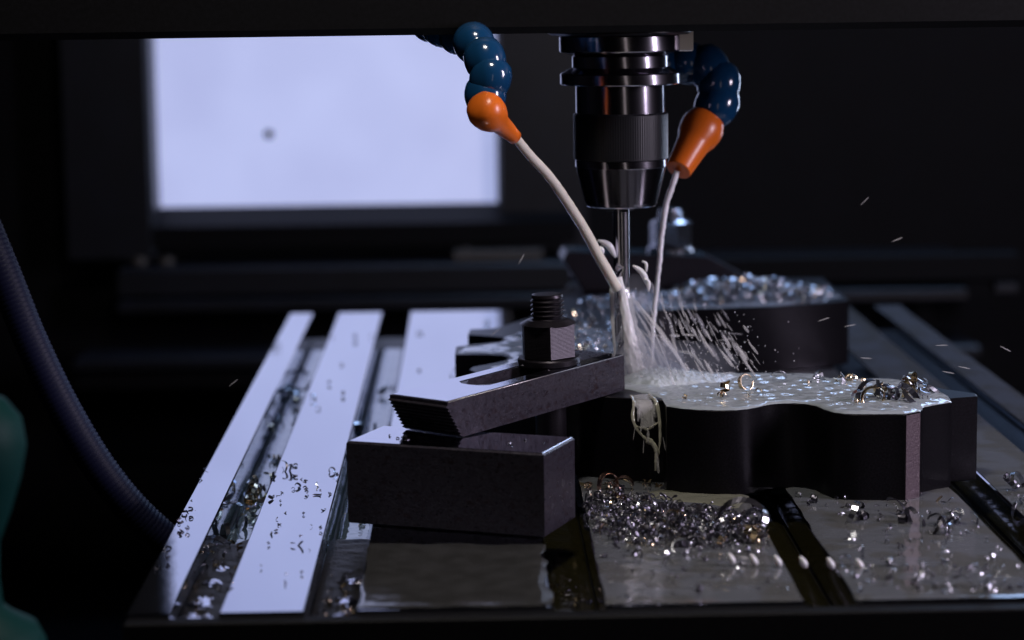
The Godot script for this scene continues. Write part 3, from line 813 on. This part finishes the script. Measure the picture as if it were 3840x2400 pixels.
	puddle("coolant_pool", "pale milky coolant pool rippling on top of the lobed plate", pool, 0.0375, 0.0011, M.milk_pool, 1.2, 0.75)
	puddle("coolant_pool", "bluish coolant pool on the plate behind the near clamp nut", wobbly(mm2([8, -1098, 20, -1080, 40, -1045, 60, -1040, 66, -1062, 84, -1082, 88, -1120, 86, -1180, 60, -1230, 30, -1220, 18, -1195, 18, -1180, 8, -1170, -6, -1160, -6, -1142, 14, -1140, 21, -1126, 16, -1112]), 4, 6, 5), 0.0375, 0.002, M.milk_pool, 0.5, 0.4)
	puddle("coolant_pool", "milky coolant pool on the rear arm of the plate", wobbly(mm2([100, -1290, 138, -1293, 175, -1299, 200, -1312, 212, -1335, 205, -1368, 95, -1368, 70, -1330, 84, -1270]), 4, 6, 9), 0.0375, 0.002, M.milk_pool, 0.5, 0.4)
	# films on the right strips of the table
	puddle("coolant_film", "grey coolant film on the table strip before the steel block", wobbly(mm2([-42.3, -900, 2, -895, 26, -893, 26, -802, -42.3, -802]), 3, 10, 2), 0.0001, 0.0025, M.block_reflection_film, 0.35, 0.12, "")  # darker film copy: the block's reflection is put into its colour
	puddle("coolant_film", "grey milky coolant film on the table strip between block and lobes", wobbly(mm2([45.6, -1020, 115.6, -1020, 115.6, -802, 45.6, -802]), 1.0, 16, 4), 0.0001, 0.0025, M.milk_film, 0.4, 0.2)
	puddle("coolant_film", "grey milky coolant film on the strip right before the lobed plate", wobbly(mm2([134.6, -1010, 205, -1010, 205, -802, 134.6, -802]), 1.0, 16, 6), 0.0001, 0.0025, M.milk_film, 0.4, 0.2)
	puddle("coolant_film", "grey coolant film on the strip along the right gutter", wobbly(mm2([224.2, -1560, 254.4, -1560, 254.4, -802, 224.2, -802]), 0.8, 30, 8), 0.0001, 0.004, M.milk_film, 0.35, 0.15)
	puddle("coolant_film", "grey coolant film on the outer right edge strip of the table", wobbly(mm2([271.6, -1560, 289, -1560, 289, -802, 271.6, -802]), 0.6, 30, 10), 0.0001, 0.004, M.milk_film, 0.3, 0.12)
	puddle("coolant_film", "grey coolant film on the strip between front and rear arm", wobbly(mm2([95, -1290, 205, -1300, 205, -1060, 112, -1075]), 1.0, 16, 16), 0.0001, 0.004, M.milk_film, 0.35, 0.15)
	puddle("coolant_film", "olive milky puddle between the chip heap and the left lobe", wobbly(mm2([76, -985, 95, -990, 114, -992, 115.5, -960, 108, -950, 92, -962, 72, -970]), 3.0, 8, 18), 0.0005, 0.0015, M.olive_milk, 0.5, 0.15)
	# coolant standing in the slots
	puddle("slot_coolant", "dark bluish coolant standing in the leftmost gutter", wobbly(mm2([-108.4, -1500, -91.7, -1500, -91.7, -960, -100, -935, -108.4, -955]), 0.6, 30, 12), -0.0172, 0.002, M.slot_oil, 3.2, 0.16, "coolant in the slots")
	puddle("slot_coolant", "dark bluish coolant standing in the slot behind the steel block", wobbly(mm2([-61.0, -1500, -43, -1500, -43, -960, -61.0, -960]), 0.6, 30, 14), -0.0172, 0.002, M.slot_oil, 3.2, 0.16, "coolant in the slots")
	puddle("slot_coolant", "olive oil standing in the slot right of the steel block", mm2([26.8, -1300, 44.8, -1300, 44.8, -802, 26.8, -802]), -0.0172, 0.003, M.olive_oil, 1.0, 0.4, "oil in the right slots")
	puddle("slot_coolant", "olive oil standing in the slot before the lobed plate", mm2([116.6, -1300, 133.6, -1300, 133.6, -802, 116.6, -802]), -0.0172, 0.003, M.olive_oil, 2.0, 0.4, "oil in the right slots")
	puddle("slot_coolant", "olive oil standing in the slot right of the lobed plate", mm2([206, -1300, 223.2, -1300, 223.2, -802, 206, -802]), -0.0172, 0.003, M.olive_oil, 2.0, 0.4, "oil in the right slots")
	# oily sludge fills the near ends of the two left slots, with shiny puddles on it
	puddle("slot_sludge", "black oily sludge filling the near end of the leftmost gutter", wobbly(mm2([-108.4, -955, -100, -935, -91.7, -950, -91.7, -802, -108.4, -802]), 0.5, 14, 22), -0.0082, 0.0016, M.slot_steel, 1.5, 0.5)
	puddle("slot_sludge", "black oily sludge filling the slot beside the steel block", wobbly(mm2([-61.0, -945, -43, -945, -43, -802, -61.0, -802]), 0.5, 14, 24), -0.0095, 0.0016, M.slot_steel, 1.5, 0.5)
	for a in [[-102, -838, 4.5, 9], [-103.5, -815, 4, 9], [-98.5, -816, 2.2, 8], [-101, -868, 3.5, 5], [-100, -890, 2.5, 4], [-48.5, -842, 3.5, 7], [-49, -818, 4.5, 9], [-47, -872, 2.5, 5]]:
		var ell := PackedVector2Array()
		for k in 26: ell.append(Vector2(a[0] + a[2] * cos(TAU * k / 26) * (1 + 0.35 * sin(k * 1.3 + a[1])), a[1] + a[3] * sin(TAU * k / 26) * (1 + 0.25 * sin(k * 2.9))) * 0.001)
		puddle("slot_puddle", "small shiny coolant puddle on the sludge of a slot at the left front", ell, -0.0066 if a[0] < -90 else -0.0079, 0.0008, M.wet_steel, 0.35, 0.015, "puddles in the left slots")

# ------------------------------------------------------------------ chips
var chip_kinds := []
func ribbon(radius: float, turns: float, pitch: float, width: float, thick: float, segs: int, twist := 0.0, grow := 0.0) -> ArrayMesh:
	var st := new_st(false)
	var last := []
	for i in segs + 1:
		var t := float(i) / segs
		var a := TAU * turns * t
		var rr := radius * (1.0 + grow * t)
		var c := Vector3(rr * cos(a), pitch * turns * t, rr * sin(a))
		var outw := Vector3(cos(a), 0, sin(a))
		var tang := Vector3(-sin(a), pitch / TAU / maxf(rr, 0.01), cos(a)).normalized()
		var wdir := Vector3.UP.rotated(tang, twist * t)
		var odir := outw.rotated(tang, twist * t)
		var w := width * 0.5 * (0.35 + 0.65 * sin(PI * clampf(t * 0.94 + 0.04, 0, 1)) ** 0.5)
		var now := [c + wdir * w + odir * thick * 0.5, c - wdir * w + odir * thick * 0.5, c - wdir * w - odir * thick * 0.5, c + wdir * w - odir * thick * 0.5]
		for k in 4: now[k] *= 0.001
		if i > 0:
			for k in 4: quad(st, last[k], last[(k + 1) % 4], now[(k + 1) % 4], now[k])
		else: quad(st, now[0], now[1], now[2], now[3])
		last = now
	quad(st, last[3], last[2], last[1], last[0])
	return done(st)

func in_poly(p: PackedVector2Array, r: RandomNumberGenerator) -> Vector2:
	var lo := p[0]
	var hi := p[0]
	for q in p:
		lo = lo.min(q); hi = hi.max(q)
	for i in 200:
		var q := Vector2(r.randf_range(lo.x, hi.x), r.randf_range(lo.y, hi.y))
		if Geometry2D.is_point_in_polygon(q, p): return q
	return p[0]

func any_turn(r: RandomNumberGenerator, flatness: float) -> Basis:
	return Basis(Vector3.UP, r.randf() * TAU) * Basis(Vector3.RIGHT, r.randf_range(-1, 1) * PI * 0.5 * flatness) * Basis(Vector3.BACK, r.randf_range(-1, 1) * PI * 0.5 * flatness)

func chip_zone(r: RandomNumberGenerator, poly: PackedVector2Array, y: float, count: int, lo: float, hi: float, mats: Array, label: String, group: String, kinds: Array, flat := 0.7):
	for i in count:
		var q := in_poly(poly, r)
		var s := lerpf(lo, hi, pow(r.randf(), 1.8))
		var k: int = kinds[r.randi() % kinds.size()]
		var o := obj("metal_chip", chip_kinds[k][0], M[mats[r.randi() % mats.size()]])
		o.transform = Transform3D(any_turn(r, flat).scaled(Vector3.ONE * s), Vector3(q.x, y + chip_kinds[k][1] * s * 0.001 * 0.55, q.y))
		tag(o, label, "metal chip", group)

func pile(r: RandomNumberGenerator, called: String, label: String, poly: PackedVector2Array, y: float, heap: float, count: int, lo: float, hi: float, shares: Dictionary):
	var mid := Vector2.ZERO
	for q in poly: mid += q
	mid /= poly.size()
	var reach := 0.0
	for q in poly: reach = maxf(reach, q.distance_to(mid))
	var first := true
	for k in shares:
		for half in 2:
			var where := []
			for i in int(count * shares[k] * 0.5):
				var q := in_poly(poly, r)
				var top := heap * maxf(0.0, 1.0 - q.distance_to(mid) / reach * 1.3)
				var s := lerpf(lo, hi, pow(r.randf(), 2.2))
				where.append(Transform3D(any_turn(r, 1.0).scaled(Vector3.ONE * s), Vector3(q.x, y + 0.001 * (0.2 + top * sqrt(r.randf()) + s * 0.35), q.y)))
			var kind: int = [[0, 3], [1, 2]][half][r.randi() % 2]
			scatter(called, chip_kinds[kind][0], M[k], where, label + (", short curls" if half == 0 else ", longer curls") + ("" if first else ", the " + {"chip_straw": "straw-coloured", "chip_dark": "dark", "chip_copper": "copper-coloured", "chip_steel": "bright"}[k] + " ones"), "metal chips")
		first = false

func chips():
	# [mesh, rough height in mm]: curls, flakes, springs, long strips
	chip_kinds = [
		[ribbon(1.1, 0.8, 0.3, 0.85, 0.15, 9), 1.3],
		[ribbon(2.0, 0.42, 0.5, 0.7, 0.14, 8, 1.0), 1.0],
		[ribbon(0.8, 1.6, 1.2, 0.7, 0.13, 16, 0.3), 1.6],
		[ribbon(2.6, 0.2, 0.3, 0.9, 0.16, 5, 1.2), 0.9],
		[ribbon(3.2, 0.40, 1.5, 0.8, 0.15, 14, 1.6), 1.2],
		[ribbon(2.0, 0.9, 0.5, 1.0, 0.14, 18, 0.4, 0.25), 1.6],
		[ribbon(1.0, 3.2, 1.5, 1.0, 0.14, 36, 0.2), 1.6],
	]
	var r := RandomNumberGenerator.new(); r.seed = 99
	var small := [0, 1, 2, 3]
	var big := [4, 5, 6, 2]
	# left strips
	chip_zone(r, mm2([-91, -1050, -61.6, -1050, -61.6, -1000, -91, -1000]), 0.0, 14, 0.6, 1.6, ["chip_dark", "chip_steel"], "small metal chip on the bright table strip left of the steel block", "chips on the bright left strip", [0, 1, 2, 3, 4])
	chip_zone(r, mm2([-90, -1000, -61.6, -1000, -61.6, -890, -84, -890]), 0.0, 24, 0.5, 1.2, ["chip_dark"], "small metal chip on the bright table strip left of the steel block", "chips on the bright left strip", small, 0.5)
	chip_zone(r, mm2([-91, -890, -61.6, -890, -61.6, -805, -91, -805]), 0.0, 5, 0.5, 1.2, ["chip_dark", "chip_steel"], "small metal chip on the bright table strip left of the steel block", "chips on the bright left strip", small)
	chip_zone(r, mm2([-91, -1500, -61.6, -1500, -61.6, -1050, -91, -1050]), 0.0, 8, 0.6, 1.8, ["chip_dark", "chip_steel"], "blurred metal chip on the bright table strip far left of the clamp", "chips on the far left strip", [0, 1, 2, 5])
	chip_zone(r, mm2([-124, -1090, -118, -1090, -118, -830, -124, -830]), 0.0, 18, 0.6, 1.5, ["chip_dark"], "dark metal chip on the outer left edge of the table", "chips along the left table edge", small, 0.6)
	chip_zone(r, mm2([-42, -1540, 20, -1540, 5, -1180, -42, -1000]), 0.0, 12, 0.7, 2.2, ["chip_dark", "chip_steel"], "blurred metal chip on the bright strip behind the clamp bar", "chips behind the clamp bar", [0, 1, 2, 5])
	# slots
	chip_zone(r, mm2([-108, -1420, -92, -1420, -92, -930, -108, -930]), -0.0138, 40, 1.2, 3.6, ["chip_steel", "chip_steel", "chip_dark", "chip_straw"], "metal curl lying in the leftmost gutter of the table", "chips in the left gutter", [0, 1, 2, 4, 5, 6], 1.0)
	chip_zone(r, mm2([-61, -1380, -43, -1380, -43, -960, -61, -960]), -0.0138, 14, 1.2, 3.4, ["chip_steel", "chip_dark", "chip_straw"], "metal curl lying in the slot left of the clamp bar", "chips in the second slot", [0, 1, 2, 4, 5, 6], 1.0)
	pile(r, "slot_chips", "fine chips in the dark front end of the leftmost gutter", mm2([-108, -930, -92, -930, -92, -805, -108, -805]), -0.0068, 0.6, 60, 0.5, 1.6, {"chip_dark": 0.7, "chip_straw": 0.3})
	pile(r, "slot_chips", "fine chips in the slot front left of the steel block", mm2([-58, -880, -44, -880, -44, -805, -58, -805]), -0.0081, 0.6, 60, 0.5, 1.6, {"chip_dark": 0.7, "chip_straw": 0.3})
	pile(r, "slot_chips", "fine chips in the dark slot right of the steel block", mm2([28, -900, 44, -900, 44, -805, 28, -805]), -0.0172, 0.6, 60, 0.5, 1.6, {"chip_dark": 0.7, "chip_straw": 0.3})
	# on block and bar
	chip_zone(r, mm2([-40, -945, -30, -945, -26, -935, -38, -938]), 0.0342, 5, 0.5, 1.0, ["chip_dark"], "tiny dark chip on top of the steel block", "chips on the steel block", [0, 1, 3], 0.4)
	chip_zone(r, mm2([-10, -930, 28, -918, 34, -930, 0, -935]), 0.0342, 5, 0.4, 0.9, ["chip_steel", "chip_dark"], "tiny chip on the shaded right half of the block top", "chips on the block's right half", [0, 1, 3], 0.4)
	# strip between block and lobes
	chip_zone(r, mm2([46, -1000, 76, -1010, 82, -985, 60, -965, 46, -970]), 0.0006, 22, 1.0, 2.4, ["chip_copper", "chip_straw", "chip_dark"], "coppery metal curl on the table between block and lobes", "copper curls beside the block", [0, 1, 2, 5, 4], 1.0)
	pile(r, "chip_pile", "heap of fine metal chips on the strip right of the block", mm2([46, -968, 62, -985, 80, -958, 114, -940, 115, -895, 96, -878, 60, -886, 46, -912]), 0.0004, 1.6, 2000, 0.35, 1.7, {"chip_dark": 0.74, "chip_steel": 0.19, "chip_straw": 0.07})
	chip_zone(r, mm2([60, -900, 116, -915, 116, -885, 75, -872]), 0.0012, 30, 1.2, 3.2, ["chip_dark", "chip_steel", "chip_straw"], "large metal chip at the front of the fine chip heap", "large chips before the heap", [0, 1, 2, 4, 5], 1.0)
	chip_zone(r, mm2([48, -870, 112, -880, 112, -806, 48, -806]), 0.0005, 16, 0.4, 1.7, ["chip_dark", "chip_steel"], "scattered metal chip at the front end of the middle strip", "chips on the middle strip front", small)
	# right strip before the plate
	chip_zone(r, mm2([136, -970, 200, -960, 200, -948, 140, -955]), 0.0005, 10, 0.6, 1.8, ["chip_dark", "chip_steel", "chip_straw"], "metal chip at the foot of the right lobe", "chips at the lobe's foot", [0, 1, 2, 3], 0.8)
	chip_zone(r, mm2([140, -940, 200, -930, 204, -890, 148, -905]), 0.0005, 14, 1.2, 2.8, ["chip_dark", "chip_dark", "chip_steel"], "dark metal curl on the grey strip before the right lobe", "curls on the right strip", [0, 5, 4, 2], 0.8)
	chip_zone(r, mm2([136, -860, 204, -860, 204, -806, 136, -806]), 0.0005, 20, 0.7, 2.8, ["chip_dark", "chip_steel", "chip_steel"], "blurred metal chip on the right strip close to the camera", "chips at the right front", small, 1.0)
	pile(r, "loose_chips", "long loose chips strewn round the fine chip heap", mm2([50, -930, 115, -945, 115, -868, 50, -868]), 0.0004, 0.6, 60, 0.9, 2.2, {"chip_dark": 0.7, "chip_steel": 0.3})
	pile(r, "loose_chips", "fine loose chips on the grey strip before the right lobe", mm2([136, -955, 202, -955, 202, -860, 136, -860]), 0.0004, 0.3, 90, 0.3, 1.2, {"chip_dark": 0.7, "chip_steel": 0.3})
	pile(r, "loose_chips", "fine loose chips on the right strip close to the camera", mm2([136, -850, 204, -850, 204, -806, 136, -806]), 0.0004, 0.5, 110, 0.4, 1.3, {"chip_dark": 0.5, "chip_steel": 0.5})
	pile(r, "loose_chips", "fine loose chips at the front end of the middle strip", mm2([48, -870, 112, -880, 112, -806, 48, -806]), 0.0004, 0.3, 90, 0.3, 1.0, {"chip_dark": 0.6, "chip_steel": 0.4})
	# pool on the plate
	chip_zone(r, mm2([165, -980, 198, -985, 202, -1010, 185, -1012, 160, -990]), 0.0384, 34, 1.2, 3.4, ["chip_steel", "chip_dark", "chip_steel", "chip_dark", "chip_straw"], "bright metal ribbon in the tangle on the right of the plate", "ribbons on the plate's right end", [4, 5, 0, 2, 1], 1.0)
	chip_zone(r, mm2([90, -990, 130, -1000, 128, -1012, 92, -1002]), 0.0386, 7, 1.0, 2.6, ["chip_dark", "chip_straw"], "dark metal chip on the plate's pool near the left lobe", "chips on the plate's left lobe", [0, 1, 2], 1.0)
	var ring := obj("metal_chip", ribbon(3.6, 0.92, 0.5, 2.2, 0.2, 28, 0.2), M.chip_straw)
	ring.transform = Transform3D(Basis(Vector3.UP, 0.5) * Basis(Vector3.RIGHT, 1.25), V(121, 41.3, -1022)); tag(ring, "large straw-coloured metal ring standing in the plate's pool", "metal chip")
	chip_zone(r, mm2([135, -1040, 165, -1046, 190, -1040, 196, -1030, 150, -1030]), 0.0384, 14, 1.0, 2.4, ["chip_steel", "chip_straw", "chip_straw"], "straw-coloured chip on the back edge of the plate's pool", "chips at the pool's back edge", small, 1.0)
	# right edge of the table
	chip_zone(r, mm2([226, -985, 250, -985, 250, -930, 226, -930]), 0.0005, 12, 1.4, 3.4, ["chip_steel", "chip_steel", "chip_dark"], "bright metal ribbon on the strip right of the plate's end", "ribbons right of the plate", [4, 5, 6], 1.0)
	chip_zone(r, mm2([272, -1200, 288, -1200, 288, -1000, 272, -1000]), 0.0005, 8, 0.6, 1.6, ["chip_steel"], "bright metal chip on the outer right edge of the table", "chips on the right edge", small, 1.0)
	# heaps on spine and rear arm, out of focus
	pile(r, "chip_pile", "heap of bright metal chips on the rear arm of the plate", mm2([130, -1300, 200, -1310, 210, -1345, 190, -1370, 120, -1360, 110, -1320]), 0.038, 10.0, 1000, 0.9, 2.4, {"chip_steel": 0.6, "chip_dark": 0.28, "chip_straw": 0.12})
	pile(r, "chip_pile", "chips strewn over the plate behind the drill", mm2([84, -1280, 120, -1296, 110, -1350, 60, -1320, 62, -1290]), 0.038, 2.0, 220, 0.8, 1.7, {"chip_steel": 0.7, "chip_dark": 0.3})
	pile(r, "chip_pile", "bright chips strewn over the plate behind the near nut", mm2([28, -1110, 60, -1070, 70, -1110, 84, -1200, 60, -1290, 36, -1240, 22, -1180]), 0.038, 1.5, 420, 0.6, 1.5, {"chip_steel": 0.7, "chip_dark": 0.2, "chip_straw": 0.1})
	for a in [[187.5, -911.5, 1.05, 0.2, "dark rolled chip lying alone at the right of the grey strip"], [158.0, -926.0, 0.8, 0.9, "dark rolled chip with a straw highlight on the grey strip"], [159.5, -945.5, 0.8, 0.4, "dark rolled chip behind the others on the grey strip"], [142.0, -958.0, 0.8, 1.3, "dark rolled chip at the foot of the right lobe, beside the slot"], [172.0, -918.0, 1.0, 1.1, "dark rolled chip in the cluster at the middle of the right strip"]]:
		var roll := obj("metal_chip", ribbon(1.9, 1.7, 0.5, 3.0, 0.2, 26, 0.0, 0.15), M.chip_dark)
		roll.transform = Transform3D((Basis(Vector3.UP, a[3]) * Basis(Vector3.RIGHT, PI / 2)).scaled(Vector3.ONE * a[2]), V(a[0], 2.2 * a[2], a[1]))
		tag(roll, a[4], "metal chip", "rolled chips on the right strip")
	# one flying chip under pulsed light, built as six pale drops in a row
	for i in 6:
		var o := obj("strobe_chip", drop_mesh(1.9), M.milk_white)
		o.transform = towards(V(95.5 + 8.0 * i + 0.3 * i * i, 3.4 - 0.35 * i, -852.0 + 1.0 * i), Vector3(0.5, -1, 0.1)) * Transform3D(Basis.IDENTITY.scaled(Vector3(2.5, 2.7, 2.5) * 0.001), Vector3.ZERO)
		tag(o, "pale oblong drop in the row standing for one strobe-lit flying chip", "coolant drop", "row of six pale drops")
